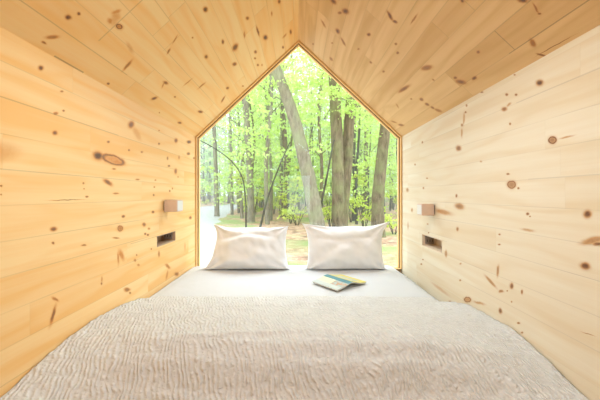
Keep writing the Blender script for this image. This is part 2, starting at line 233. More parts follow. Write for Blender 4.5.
for w_, s, nb in ((wl, -1, NL), (wr, 1, NR)):
    y0, y1, z0, z1 = nb; bm = bmesh.new(); dp = .095; t = .004
    xi, xo = s*(W+.001), s*(W+dp)
    add_box(bm, (xo, y0, z0), (xo+s*t, y1, z1))
    add_box(bm, (xi, y0, z0), (xo, y0+t, z1)); add_box(bm, (xi, y1-t, z0), (xo, y1, z1))
    add_box(bm, (xi, y0, z0), (xo, y1, z0+t)); add_box(bm, (xi, y0, z1-t), (xo, y1, z1))
    bm_obj('niche_lining', bm, M['niche' if s < 0 else 'nicheR'], w_)
    bm = bmesh.new(); add_box(bm, (xi+s*.018, y1-t-.004, z0+.012), (xi+s*.078, y1-t, z1-.010), .0015)
    pl = bm_obj('outlet_plate', bm, M['plate'], w_)
    bm = bmesh.new()
    for dx in (.030, .048, .066): add_box(bm, (xi+s*dx, y1-t-.0055, z0+.026), (xi+s*(dx+.004), y1-t-.0035, z0+.042))
    bm_obj('socket', bm, M['slot'], pl)
def slope(name, s, mat):
    V, U = [], []
    T = .10
    nx, nz = s*(ZA-ZE)/SL, W/SL
    for o in (0, T):
        for y in (YB, YO):
            for (x, z, v) in ((s*W, ZE, 0), (0, ZA, SL)):
                ox, oz = nx*o, nz*o
                if x == 0 and o: ox, oz = 0, T*SL/W
                V.append((x+ox, y, z+oz)); U.append((y, v))
    q = [(0, 1, 3, 2), (4, 6, 7, 5), (0, 4, 5, 1), (2, 3, 7, 6), (0, 2, 6, 4), (1, 5, 7, 3)]
    if s > 0: q = [tuple(reversed(f)) for f in q]
    return mesh_obj(name, V, q, mat, None, U)
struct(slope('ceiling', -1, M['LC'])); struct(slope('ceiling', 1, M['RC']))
def flat(name, a, b, mat):
    (x0, y0, z0), (x1, y1, z1) = a, b
    V = [(x, y, z) for z in (z0, z1) for (x, y) in ((x0, y0), (x1, y0), (x1, y1), (x0, y1))]
    Fc = [(3, 2, 1, 0), (4, 5, 6, 7), (0, 1, 5, 4), (1, 2, 6, 5), (2, 3, 7, 6), (3, 0, 4, 7)]
    return struct(mesh_obj(name, V, Fc, mat, None, [(v[1], v[0]) for v in V]))
flat('floor', (-W, YB, ZF-.08), (W, YO, ZF), M['plank'])
flat('wall_front', (-W, YW-.01, ZF), (W, YO, BT-.045), M['plank'])
# unseen rear gable, its opening added to let fill light in: jambs and gable head
bm = bmesh.new()
add_box(bm, (-W, YB-.06, ZF), (-.28, YB, ZE)); add_box(bm, (.28, YB-.06, ZF), (W, YB, ZE)); add_box(bm, (-.28, YB-.06, ZF), (.28, YB, -.5))
for k in range(12):
    z0 = ZE+(ZA-ZE)*k/12; hw = W*(1-(k+1)/12)+.01; add_box(bm, (-hw, YB-.06, z0), (hw, YB, z0+(ZA-ZE)/12))
struct(bm_obj('wall_back', bm, M['trim']))
# ---------------------------------------------------------------- the gable window
win = struct(empty('window_1', (0, YW, BT)))
ZS = BT-.045
def pent(ins, y, off=Vector((0, YW, BT))):
    a = math.atan2(ZA-ZE, W)
    ze = ZE - ins*(1/math.cos(a)-math.tan(a))   # inset along both planes
    return [Vector(p)-off for p in ((-W+ins, y, ZS+ins*.3), (W-ins, y, ZS+ins*.3), (W-ins, y, ze), (0, y, ZA-ins/math.cos(a)), (-W+ins, y, ze))]
def ring(name, i0, i1, y0, y1, mat, parent):
    rs = [pent(i0, y0), pent(i1, y0), pent(i1, y1), pent(i0, y1)]
    V = [p for r in rs for p in r]; Fc = []
    for k in range(4):
        for j in range(5):
            a, b = k*5+j, k*5+(j+1) % 5; c, d = ((k+1) % 4)*5+(j+1) % 5, ((k+1) % 4)*5+j
            Fc.append((a, b, c, d))
    me = mesh_obj(name, V, Fc, mat, parent)
    bm = bmesh.new(); bm.from_mesh(me.data); bmesh.ops.recalc_face_normals(bm, faces=bm.faces); bm.to_mesh(me.data); bm.free()
    return me
ring('window_frame', .001, .011, YW-.035, YW+.028, M['trim'], win)
ring('glazing_bead', .011, .020, YW-.004, YW+.028, M['trim'], win)
ring('gasket', .0105, .0135, YW-.010, YW-.003, M['gasket'], win)
m, nt = new_mat('window_glass'); g = N(nt)
fr = g.n('ShaderNodeFresnel'); fr.inputs['IOR'].default_value = 1.5
gl = g.n('ShaderNodeBsdfGlossy'); gl.inputs['Roughness'].default_value = .0
tr = g.n('ShaderNodeBsdfTransparent'); tr.inputs['Color'].default_value = (.97, .985, .975, 1)
mx = g.n('ShaderNodeMixShader'); nt.links.new(g.math('MULTIPLY', fr.outputs[0], 1.0), mx.inputs[0]); nt.links.new(tr.outputs[0], mx.inputs[1]); nt.links.new(gl.outputs[0], mx.inputs[2])
g.out(mx.outputs[0]); M['glass'] = m
mesh_obj('glass_pane', pent(.014, YW+.006), [(0, 1, 2, 3, 4)], m, win)
# ---------------------------------------------------------------- textiles
def cloth(name, col, mode):
    m, nt = new_mat(name); g = N(nt); tc = g.n('ShaderNodeTexCoord').outputs['Object']
    x, y, z = g.sep(tc)
    if mode == 'crinkle':
        w = g.noise(tc, 5, 2)
        ph = g.math('ADD', g.math('ADD', g.math('MULTIPLY', x, 400), g.math('MULTIPLY', y, 150)), g.math('MULTIPLY', g.noise(tc, 7, 3), 34))
        md = g.noise(g.xyz(g.math('MULTIPLY', x, 42), g.math('MULTIPLY', y, 60), g.math('MULTIPLY', z, 30)), 1, 2)
        rib = g.math('MULTIPLY', g.math('MULTIPLY_ADD', g.math('SINE', ph), .5, .5), g.rng(md, .3, .62))
        a = g.math('MULTIPLY_ADD', rib, .5, g.math('MULTIPLY', md, .5))
        fine = g.noise(tc, 300, 2)
        h = g.math('ADD', g.rng(a, .1, .8), g.math('MULTIPLY', fine, .10))
        c = g.mix(g.rng(a, .2, .7), tuple(q*.90 for q in col), tuple(min(1,q*1.04) for q in col))
        b = g.bsdf(c, .9, h, .9, .0070, .1)
    else:
        a = g.noise(tc, 9, 4); b2 = g.noise(tc, 250, 2)
        h = g.math('ADD', a, g.math('MULTIPLY', b2, .08))
        b = g.bsdf(col, .85, h, .35, .012, .15)
    b.inputs['Sheen Weight'].default_value = .15
    g.out(b.outputs[0]); return m
M['sheet'] = cloth('white_sheet', (.62, .63, .645), 'plain')
M['pillow'] = cloth('white_pillowcase', (.83, .83, .84), 'plain')
M['cover'] = cloth('cream_coverlet', (.71, .70, .685), 'crinkle')
M['mattress'] = simple('mattress_ticking', (.75, .73, .70), .9)
bed = empty('bed', (0, 1.45, ZF))
tag(bed, 'low double bed made up with smooth white sheet, filling the cabin below the window', 'bed')
OB = Vector((0, 1.45, ZF))
def bed_z(x, y):
    z = BT - .012*sm(-.76, -.845, x) - .075*sm(.70, .86, x)**1.3
    z += .003*noise.noise(Vector((x*3, y*2, 1))) + .0012*noise.noise(Vector((x*14, y*9, 4)))
    return z
def sheet_mesh():
    nx, ny = 120, 140; V, Fc = [], []
    x0, x1, y0, y1 = -.842, .842, .42, 2.43
    for j in range(ny+1):
        for i in range(nx+1):
            x = x0+(x1-x0)*i/nx; y = y0+(y1-y0)*j/ny
            z = bed_z(x, y) - .02*sm(2.39, 2.432, y) - .03*sm(.47, .42, y)
            if y < 1.2: z = min(z, cov_z(x, y)-.014)
            V.append(Vector((x, y, z))-OB)
    idx = lambda i, j: j*(nx+1)+i
    for j in range(ny):
        for i in range(nx): Fc.append((idx(i, j), idx(i+1, j), idx(i+1, j+1), idx(i, j+1)))
    rim = [idx(i, 0) for i in range(nx+1)]+[idx(nx, j) for j in range(1, ny+1)]+[idx(i, ny) for i in range(nx-1, -1, -1)]+[idx(0, j) for j in range(ny-1, 0, -1)]
    b = len(V)
    for r in rim: V.append(Vector((V[r].x*.995, V[r].y, -.78-ZF)))
    n = len(rim)
    for k in range(n): Fc.append((rim[k], b+k, b+(k+1) % n, rim[(k+1) % n]))
    Fc.append(tuple(b+k for k in range(n-1, -1, -1)))
    return V, Fc
box('platform', Vector((-.84, .44, ZF))-OB, Vector((.84, 2.44, -.785))-OB, M['bedbase'], bed, .004)
# coverlet
def lerp_curve(pts, t):
    if t >= pts[0][0]: return pts[0][1]
    for (a, za), (b, zb) in zip(pts, pts[1:]):
        if a >= t >= b:
            f = (a-t)/(a-b); f2 = f*f*(3-2*f); return za+(zb-za)*(f*.5+f2*.5)
    return pts[-1][1]
MID = [(1.64, -.562), (1.60, -.545), (1.5, -.533), (1.35, -.512), (1.18, -.494), (1.10, -.488), (1.04, -.494), (.98, -.530), (.91, -.605), (.84, -.680), (.70, -.72), (.40, -.73)]
LEF = [(1.66, -.574), (1.56, -.545), (1.41, -.525), (1.27, -.513), (1.1, -.520), (1.015, -.533), (.845, -.578), (.7, -.64), (.40, -.70)]
RIG = [(1.66, -.600), (1.60, -.575), (1.5, -.552), (1.32, -.533), (1.15, -.535), (1.046, -.550), (.867, -.600), (.7, -.66), (.4, -.71)]
def cov_z(x, y):
    zc = lerp_curve(MID, y + .035*math.sin(x*2.2+1.1) + .02*noise.noise(Vector((x*3, 0, 2))))
    ze = lerp_curve(LEF if x < 0 else RIG, y)
    t = abs(x)/W; f = sm(.35, 1.0, t)
    z = zc*(1-f)+ze*f
    amp = sm(1.66, 1.5, y)
    z += amp*(.007*noise.noise(Vector((x*4, y*7, 3)))+.004*noise.noise(Vector((x*9+y*5, y*16, 7))))
    # long soft creases
    z += amp*.006*math.exp(-((y-1.43-.12*x)/.018)**2)*sm(-.8, -.3, x)*sm(.5, .1, x)
    q = noise.noise(Vector((x*30+2*noise.noise(Vector((x*5, y*5, 0))), y*36+x*14, 9)))
    z += amp*.0034*q
    z += .007*math.exp(-((y-1.065-.02*math.sin(x*5))/.013)**2)*sm(-.55, -.35, x)*sm(.12, -.05, x)
    return z
V, Fc = sheet_mesh(); mesh_obj('fitted_sheet', V, Fc, M['sheet'], bed, None, True)
def coverlet_mesh():
    nx, ny = 380, 270; V, Fc = [], []
    for j in range(ny+1):
        for i in range(nx+1):
            x = -.846+1.692*i/nx
            ymax = 1.645+.012*math.sin(x*4+.5)-.02*x
            y = ymax+(.40-ymax)*j/ny
            z = cov_z(x, y)
            z = max(z, bed_z(x, y)+.003) if y > 1.0 else z
            V.append((x, y, z))
    a = (nx+1)*(ny+1)
    idx = lambda i, j: j*(nx+1)+i
    for j in range(ny):
        for i in range(nx): Fc.append((idx(i, j), idx(i, j+1), idx(i+1, j+1), idx(i+1, j)))
    # foot drop
    b = len(V)
    for i in range(nx+1):
        x = V[idx(i, ny)][0]; V.append((x, .385+.008*math.sin(x*23), ZF+.06))
    for i in range(nx): Fc.append((idx(i, ny), b+i, b+i+1, idx(i+1, ny)))
    return V, Fc
V, Fc = coverlet_mesh()
O = Vector((0, 1.0, BT))
cv = mesh_obj('coverlet', [Vector(v)-O for v in V], Fc, M['cover'], None, None, True); cv.location = O
sd = cv.modifiers.new('thickness', 'SOLIDIFY'); sd.thickness = .004; sd.offset = -1
tag(cv, 'thick cream crinkled coverlet humped over the foot half of the bed', 'blanket')
# pillows
def pillow(name, cx, cy, wd, ht, th, seed, lean, label, skew=0., ears=(1, 1, 1, 1), rz=0, tp=(0, 0)):
    n = 64; V, Fc = [], []
    R = Matrix.Rotation(rz, 3, 'Z') @ Matrix.Rotation(lean, 3, 'X')
    def p(u, v, s):
        e = ears[(0 if u < 0 else 1)+(0 if v < 0 else 2)]
        px = wd/2*u*(1-.075*(1-abs(v)**2.2)) ; py = ht/2*v*(1-(.085 if v > 0 else .02)*(1-abs(u)**2.6))
        c = (abs(u)*abs(v))**5
        px *= 1+.075*c*e; py *= 1+.06*c*e
        f = max(0, (1-u**2))**.52*max(0, (1-v**2))**.50
        f *= 1 - .28*v      # the fill has sunk towards the bottom edge
        d = th/2*f
        w = noise.noise(Vector((u*2.2+seed, v*2.2, s*2+seed)))*.030*f
        rr = math.hypot(abs(u)-1, abs(v)-1); an = math.atan2(1-abs(v), 1-abs(u)+1e-6)
        w += .013*math.sin(an*8+seed*3+u)*math.exp(-(rr/.55)**2)*min(1, f*3)
        w += .007*noise.noise(Vector((u*7+v*2+seed, v*3, s*3+seed))) + .010*math.exp(-((v-.42-.12*math.sin(u*2+seed))/.10)**2)*-1*math.exp(-(u/.8)**4)*min(1, f*2)
        px += skew*v*wd + (v+1)/2*(tp[0]*max(0, -u)+tp[1]*max(0, u))
        return Vector((px, py + .008*noise.noise(Vector((u*2, seed, 0))), s*(d+w)+.0015*s))
    for s in (1, -1):
        for j in range(n+1):
            for i in range(n+1):
                u = math.sin((i/n-.5)*PI); v = math.sin((j/n-.5)*PI)
                V.append(R @ p(u, v, s))
    K = (n+1)**2; idx = lambda i, j, s: s*K+j*(n+1)+i
    for s in (0, 1):
        for j in range(n):
            for i in range(n):
                f = (idx(i, j, s), idx(i+1, j, s), idx(i+1, j+1, s), idx(i, j+1, s))
                Fc.append(f if s == 0 else f[::-1])
    for i in range(n):
        Fc += [(idx(i, 0, 0), idx(i, 0, 1), idx(i+1, 0, 1), idx(i+1, 0, 0)), (idx(i+1, n, 0), idx(i+1, n, 1), idx(i, n, 1), idx(i, n, 0)),
               (idx(0, i+1, 0), idx(0, i+1, 1), idx(0, i, 1), idx(0, i, 0)), (idx(n, i, 0), idx(n, i, 1), idx(n, i+1, 1), idx(n, i+1, 0))]
    zm = sorted(v.z for v in V)[len(V)//40]+.022
    lim = YW-.045-cy
    for v in V:
        v.z -= zm
        if v.z < .02: v.z = .02*math.exp((v.z-.02)/.02)  # presses flat on the mattress
        if v.y > lim-.02: v.y = lim-.02+.02*math.tanh((v.y-lim+.02)/.02)*.9
    o = mesh_obj(name, V, Fc, M['pillow'], None, None, True); o.location = (cx, cy, BT+.003)
    tag(o, label, 'pillow', 'white pillows against the window')
    return o
pillow('pillow', -.385, 2.31, .635, .355, .21, 1.3, math.radians(68), 'plump white pillow on the left, leaning on the window nearer the tan wall', 0, (2.2, .3, 1.6, .2), tp=(.055, -.02))
pillow('pillow', .355, 2.31, .605, .365, .20, 5.1, math.radians(70), 'plump white pillow on the right, behind the open book', .0, (.3, .6, 1.2, 2.6), tp=(0, .02))
# ---------------------------------------------------------------- open book, face down
def paint(name, fn):
    m, nt = new_mat(name); g = N(nt); uv = g.n('ShaderNodeTexCoord').outputs['Object']
    g.out(g.bsdf(fn(g, g.sep(uv)), .45, None, spec=.4).outputs[0]); return m
def band(g, v, a, b):
    return g.math('MULTIPLY', g.math('GREATER_THAN', v, a), g.math('LESS_THAN', v, b))
def cov_paint(g, s):
    x, y, z = s
    nz = g.noise(g.xyz(x, y, 0), 45, 3)
    right = g.mix(g.math('MULTIPLY', band(g, x, .028, .108), band(g, y, -.085, .085)), (.66, .56, .08), g.mix(g.rng(nz, .35, .7), (.40, .50, .30), (.58, .44, .36)))
    left = g.mix(band(g, y, -.005, .2), g.mix(g.rng(nz, .45, .6), (.36, .44, .40), (.50, .24, .12)), (.74, .72, .42))
    left = g.mix(band(g, x, -.2, -.085), left, (.50, .54, .50))
    c = g.mix(g.math('GREATER_THAN', x, 0.0), left, right)
    return g.mix(band(g, x, -.032, .010), c, (.055, .20, .24))
M['bookcover'] = paint('printed_book_cover', cov_paint)
M['paper'] = simple('book_paper', (.82, .80, .74), .8, .2)
bk = empty('book', (.256, 1.885, BT+.004), math.atan2(.61, .79))
tag(bk, 'small open book lying face down on the sheet in front of the right pillow', 'book')
def book_sheet(name, hw, hl, z0, th, mat, lift):
    V, Fc = [], []; n = 28
    def h(x): t = min(1, abs(x)/.13); return z0+.030*(1-t)**1.5*(1-math.exp(-(t*9)**2)*.15)+lift*t*t
    for s in (0, 1):
        for i in range(n+1):
            x = -hw+2*hw*i/n
            for y in (-hl, hl): V.append((x, y, h(x)+th*s))
    q = 2*(n+1)
    for i in range(n):
        a = 2*i; Fc += [(a, a+1, a+3, a+2), (q+a, q+a+2, q+a+3, q+a+1), (a, a+2, q+a+2, q+a), (a+1, q+a+1, q+a+3, a+3)]
    Fc += [(0, q, q+1, 1), (2*n, 2*n+1, q+2*n+1, q+2*n)]
    return mesh_obj(name, V, Fc, mat, bk, None, False)
book_sheet('cover', .133, .112, .0075, .0012, M['bookcover'], .004)
book_sheet('pages', .128, .108, .0005, .0065, M['paper'], .003)
# ---------------------------------------------------------------- wall lamps
def sconce(s, x1, y0, y1, z0, z1, label):
    o = empty('wall_lamp', (s*W, (y0+y1)/2, (z0+z1)/2)); O = Vector(o.location)
    tag(o, label, 'wall lamp', 'cube wall lamps')
    xs = sorted((s*(W-.006), x1))
    box('lamp_shade', Vector((xs[0], y0, z0))-O, Vector((xs[1], y1, z1))-O, M['sconce'], o, .003)
    xb = sorted((s*(W-.0005), s*(W-.006)))
    box('back_plate', Vector((xb[0], y0+.01, z0+.008))-O, Vector((xb[1], y1-.01, z1-.008))-O, M['dark'], o)
    xf = sorted((x1-s*.0015, x1+s*.002))
    box('lit_side_panel', Vector((xf[0], y0+.006, z0+.006))-O, Vector((xf[1], y1-.006, z1-.006))-O, M['sconce_lit'], o, .0006)  # added panel, window light on the cube's inner side painted white
sconce(-1, -.762, 1.86, 1.956, -.106, -.031, 'small taupe cube wall lamp on the left wall, above the left niche')
sconce(1, .766, 1.845, 1.925, -.128, -.056, 'small taupe cube wall lamp on the right wall, above the right niche')
# ---------------------------------------------------------------- forest
def bark(name, c1, c2, c3):
    m, nt = new_mat(name); g = N(nt); tc = g.n('ShaderNodeTexCoord').outputs['Object']; x, y, z = g.sep(tc)
    s = g.xyz(g.math('MULTIPLY', x, 16), g.math('MULTIPLY', y, 16), g.math('MULTIPLY', z, 4))
    a = g.noise(s, 1, 4, .65); b = g.noise(tc, 2.2, 3)
    c = g.mix(g.rng(a, .3, .7), c1, c2); c = g.mix(g.rng(b, .45, .68, 0, .8), c, c3)
    g.out(g.bsdf(c, .9, a, .8, .03, .1).outputs[0]); return m
M['bark'] = bark('grey_brown_bark', (.085, .065, .038), (.26, .20, .125), (.22, .23, .10))
M['bark_pale'] = bark('pale_grey_bark', (.14, .115, .08), (.32, .27, .19), (.28, .29, .16))
M['bark_dark'] = bark('dark_bark', (.05, .045, .035), (.13, .11, .085), (.12, .14, .08))
def leafmat(name, c1, c2, tl=.5):
    m, nt = new_mat(name); g = N(nt)
    r = g.n('ShaderNodeNewGeometry').outputs['Random Per Island']
    oi = g.n('ShaderNodeObjectInfo').outputs['Random']
    f = g.math('ADD', g.math('MULTIPLY', r, .65), g.math('MULTIPLY', oi, .4))
    c = g.mix(f, c1, c2)
    d = g.n('ShaderNodeBsdfDiffuse'); t = g.n('ShaderNodeBsdfTranslucent'); x = g.n('ShaderNodeMixShader')
    nt.links.new(c, d.inputs[0]); nt.links.new(c, t.inputs[0]); x.inputs[0].default_value = tl
    nt.links.new(d.outputs[0], x.inputs[1]); nt.links.new(t.outputs[0], x.inputs[2]); g.out(x.outputs[0]); return m
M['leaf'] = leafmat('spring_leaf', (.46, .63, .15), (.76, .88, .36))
M['leaf_far'] = leafmat('distant_leaf', (.54, .70, .28), (.78, .90, .48))  # paler leaf copy for far trees, haze put into the colour
M['leaf_low'] = leafmat('understory_leaf', (.46, .58, .10), (.78, .80, .24))
def spline(pts, n):
    out = []
    m_ = len(pts)
    for i in range(m_-1):
        p0, p1, p2, p3 = pts[max(i-1, 0)], pts[i], pts[i+1], pts[min(i+2, m_-1)]
        for k in range(n):
            t = k/n
            out.append([.5*((2*b)+(-a+c)*t+(2*a-5*b+4*c-d)*t*t+(-a+3*b-3*c+d)*t**3) for a, b, c, d in zip(p0, p1, p2, p3)])
    out.append(list(pts[-1])); return out
# ground
m, nt = new_mat('leaf_litter'); g = N(nt); tc = g.n('ShaderNodeTexCoord').outputs['Object']
vo = g.n('ShaderNodeTexVoronoi'); vo.inputs['Scale'].default_value = 9; nt.links.new(tc, vo.inputs['Vector'])
c = g.mix(g.sep(vo.outputs['Color'])[0], (.42, .22, .13), (.62, .42, .28))
c = g.mix(g.rng(g.noise(tc, 3, 4), .5, .7), c, (.22, .13, .08))
c = g.mix(g.rng(g.noise(tc, .45, 3), .47, .62), c, (.30, .34, .13))
g.out(g.bsdf(c, .95, g.noise(tc, 14, 3), .6, .05, .1).outputs[0]); M['litter'] = m
V, Fc = [], []; nx, ny = 60, 90
for j in range(ny+1):
    for i in range(nx+1):
        x = -60+120*i/nx; y = -15+115*j/ny
        h = ZG+.12*noise.noise(Vector((x*.15, y*.15, 0)))*sm(4, 12, y)+sm(30, 100, y)*1.0
        V.append((x, y, h))
for j in range(ny):
    for i in range(nx):
        a = j*(nx+1)+i; Fc.append((a, a+1, a+nx+2, a+nx+1))
struct(mesh_obj('forest_floor', V, Fc, M['litter'], None, None, True))
def gz(x, y): return ZG+.12*noise.noise(Vector((x*.15, y*.15, 0)))*sm(4, 12, y)+sm(30, 100, y)*1.0
M['gravel'] = simple('pale_gravel', (.46, .43, .40), .95, .1, .25, 30, .5, 60, .02)
rd = [(2.7, -7, .35), (5.2, -6, .2), (6.6, -6.2, -.4), (9.6, -6.4, -2.3), (14.3, -7.8, -3.7), (22.7, -9.6, -4.9), (32, -10.5, -5.8), (46, -8.0, -3.6), (60, -3, 1.5)]
V, Fc = [], []
rs = spline(rd, 6)
for j, (y, a, b) in enumerate(rs):
    a += .35*noise.noise(Vector((0, y*.8, 0))); b += .35*noise.noise(Vector((5, y*.8, 0)))
    for k in range(13):
        x = a+(b-a)*k/12; e = min(k, 12-k)
        V.append((x, y, gz(x, y)+(.03 if e > 1 else .03*e-.02)+.02*noise.noise(Vector((x*2, y*2, 1)))))
for j in range(len(rs)-1):
    for k in range(12):
        a = j*13+k; Fc.append((a, a+1, a+14, a+13))
V0 = list(V)
sub = mesh_obj('gravel_track', V, Fc, M['gravel'], None, None, True); struct(sub)
# trunks
def tube(bm, pts, rad, seg=10, rough=.06, seed=0):
    P = [Vector(p) for p in pts]; rings = []
    n = len(P)
    for i, p in enumerate(P):
        t = (P[min(i+1, n-1)]-P[max(i-1, 0)]).normalized()
        a = t.cross(Vector((0, 1, 0)));
        if a.length < .1: a = t.cross(Vector((1, 0, 0)))
        a.normalize(); b = t.cross(a)
        ring = []
        for k in range(seg):
            an = 2*PI*k/seg
            r = rad[i]*(1+rough*noise.noise(Vector((math.cos(an)*2+seed, math.sin(an)*2, i*.6))))
            ring.append(bm.verts.new(p+(a*math.cos(an)+b*math.sin(an))*r))
        rings.append(ring)
    for r0, r1 in zip(rings, rings[1:]):
        for k in range(seg): bm.faces.new((r0[k], r0[(k+1) % seg], r1[(k+1) % seg], r1[k]))
    bm.faces.new(rings[0][::-1]); bm.faces.new(rings[-1])
def leaves(rnd, sprays, per, size, spread, crown):
    """flat sprays of pointed leaves; crown(rnd) gives the centre of a spray"""
    V, Fc = [], []
    for _ in range(sprays):
        c = crown(rnd); yaw = rnd.uniform(0, 2*PI); til = Matrix.Rotation(rnd.gauss(0, .35), 3, 'X') @ Matrix.Rotation(rnd.gauss(0, .35), 3, 'Y')
        ln = spread*rnd.uniform(.6, 1.3)
        Rz = Matrix.Rotation(yaw, 3, 'Z')
        for k in range(per):
            t = rnd.uniform(-1, 1); q = Vector((t*ln, rnd.gauss(0, .33)*ln, rnd.gauss(0, .06)*ln-.12*t*t*ln))
            p = c+Rz @ (til @ q)
            L = size*rnd.uniform(.6, 1.3); wd = L*.34
            R = Matrix.Rotation(rnd.uniform(0, 2*PI), 3, 'Z') @ Matrix.Rotation(rnd.gauss(0, .55), 3, 'X') @ Matrix.Rotation(rnd.gauss(.3, .5), 3, 'Y')
            b = len(V)
            for s in ((-L/2, 0, 0), (-.05*L, -wd, .02), (L/2, 0, -.1*L), (-.05*L, wd, .02)): V.append(p+R @ Vector(s))
            Fc.append((b, b+1, b+2, b+3))
    return V, Fc
rnd = random.Random(11)
def hero(name, label, cat, D, px, w0, w1, mat, top=9, leaf=0, limbs=(), grp=None, nleaf=26, sprays=()):
    """px: (x, y) of the axis, foot first; continues upward out of view"""
    P = [at(x, y, D) for x, y in px]
    foot = P[0].copy(); zg = gz(foot.x, D)-.12
    d = (P[0]-P[1]); foot += d*((zg-P[0].z)/d.z) if abs(d.z) > .05 else Vector((0, 0, zg-P[0].z))
    up = (P[-1]-P[-2]).normalized(); 
    if up.z < .3: tip = P[-1]+up*.3
    else: tip = P[-1]+up*((top-P[-1].z)/up.z)
    pts = spline([foot]+P+([tip] if top else []), 6)
    L = len(pts)
    o = empty(name, foot); tag(o, label, cat, grp)
    rad = []
    for i, p in enumerate(pts):
        t = (p[2]-foot.z)/max(.5, (P[-1].z-foot.z))
        r = (w0+(w1-w0)*min(t, 1.0))*D/F/2*(1+.35*math.exp(-(p[2]-foot.z)/.22))
        if t > 1: r *= max(.25, 1-(t-1)*.55)
        rad.append(r)
    bm = bmesh.new(); tube(bm, [Vector(p)-foot for p in pts], rad, 14, .14, px[0][0]); bm_obj('trunk', bm, mat, o, True)
    for lb in limbs:
        q = spline([at(x, y, D+dd) for x, y, dd in lb[1:]], 5); bm = bmesh.new()
        tube(bm, [Vector(p)-foot for p in q], [lb[0]*D/F/2*(1-.6*i/len(q)) for i in range(len(q))], 8, .08, 3); bm_obj('branch', bm, mat, o, True)
    if sprays:
        q = random.Random(int(px[0][0])); 
        def crown2(_):
            x, y, dd, sp = sprays[q.randrange(len(sprays))]
            return at(x, y, D+dd)-foot+Vector((q.gauss(0, sp), q.gauss(0, sp*.6), q.gauss(0, sp*.45)))
        V, Fc = leaves(q, 5*len(sprays), 46, .060, .28, crown2); mesh_obj('foliage', V, Fc, M['leaf'], o)
    if leaf:
        lo, hi, rx = leaf
        def crown(r): return Vector((r.gauss(0, rx)+up.x*2, r.gauss(0, rx), r.uniform(lo, hi)-foot.z))
        V, Fc = leaves(rnd, nleaf, 40, .10, .55, crown); mesh_obj('foliage', V, Fc, M['leaf'], o)
    return o
B, BP, BD = M['bark'], M['bark_pale'], M['bark_dark']
hero('tree', 'large pale trunk leaning left, foot hidden between the two pillows', 'tree', 7.5, [(317, 222), (309, 180), (301, 145), (293, 115), (284, 90), (277, 72)], 16, 10.5, BP, 6, (2.6, 5, 1.0), [(7, (277, 74, 0), (262, 68, .2), (245, 60, .5), (225, 40, .8))], sprays=[(262, 95, -.5, .35), (262, 130, .6, .35), (318, 105, .5, .4), (312, 130, .8, .35), (300, 85, .4, .35)])
hero('tree', 'thick mossy trunk rising behind the right pillow, left one of the close pair', 'tree', 8.0, [(338, 222), (338, 180), (337, 140), (335, 100), (334, 70)], 13, 11, B, 8, (2.6, 5, .9), sprays=[(338, 92, -.9, .2), (326, 82, -.4, .3), (322, 150, .8, .35)])
hero('tree', 'thick darker trunk with a lean, right one of the close pair', 'tree', 8.3, [(341, 222), (344, 190), (347, 160), (349, 125), (351, 95), (352, 75)], 14, 9, B, 8, (2.8, 5, .9), [(4, (351, 118, 0), (358, 104, .1), (368, 92, .3), (380, 70, .5))], sprays=[(347, 97, -.9, .22), (352, 108, -.9, .2), (366, 118, .6, .3), (366, 140, .8, .35), (370, 165, 1, .3)])
hero('tree', 'brown trunk nearest the right window frame, leaning slightly right', 'tree', 9.0, [(378, 238), (378, 200), (381, 165), (385, 130), (389, 100)], 13, 10, B, 8, (3, 6, 1))
hero('tree', 'straight slim grey trunk rising from behind the left pillow', 'tree', 14, [(251, 222), (250.5, 190), (249, 160), (247, 120), (245.5, 90)], 7.5, 5, BP, 11, (3, 8, 1.3))
hero('tree', 'thin pale trunk beside the gravel track, nearest the left frame', 'tree', 18, [(217, 214), (216, 180), (215, 150), (213, 110)], 5, 3.5, BP, 12, (3, 9, 1.5))
hero('sapling', 'bare dark sapling arching over from the left frame to the slim grey trunk', 'sapling', 10, [(246, 222), (245.5, 200), (243, 180), (237, 168), (228, 158), (214, 148), (199, 140)], 1.8, .9, BD, 0)
hero('sapling', 'thin dark sapling slanting up right, left of the leaning pale trunk', 'sapling', 11, [(263, 216), (267, 200), (274, 180), (282, 160), (290, 142)], 2.2, 1.0, BD, 0)
hero('sapling', 'black stem slanting between the leaning trunk and the close pair', 'sapling', 7.8, [(318, 222), (322, 200), (327, 176), (331, 155), (334, 140)], 2.6, 1.6, BD, 0)
hero('tree', 'slim forked trunk left of the leaning pale trunk, in the middle distance', 'tree', 17, [(286, 212), (286.5, 190), (286, 165), (285, 140), (283, 110)], 6.5, 4, B, 12, (3, 8, 1.4), [(3.5, (286, 185, 0), (289, 165, 0), (291, 145, .1), (294, 120, .3))])
hero('tree', 'slender trunk just right of the close pair of trunks', 'tree', 15, [(354, 215), (354, 180), (354, 150), (355, 110)], 3.6, 3, BD, 11, (3, 8, 1.2))
hero('tree', 'slender upright trunk midway between the close pair and the right frame trunk', 'tree', 18, [(364, 212), (365, 180), (366, 150), (366, 110)], 4, 3, B, 12, (3, 9, 1.4))
hero('tree', 'straight thin trunk just left of the slanting dark sapling', 'tree', 20, [(266, 210), (266, 180), (265.5, 150), (266, 110)], 3, 2.4, B, 12, (3, 9, 1.4))
hero('tree', 'thin trunk between the slim grey trunk and the left frame', 'tree', 20, [(232, 209), (231, 180), (231, 150), (230, 110)], 3.2, 2.5, BP, 12, (3, 9, 1.4))
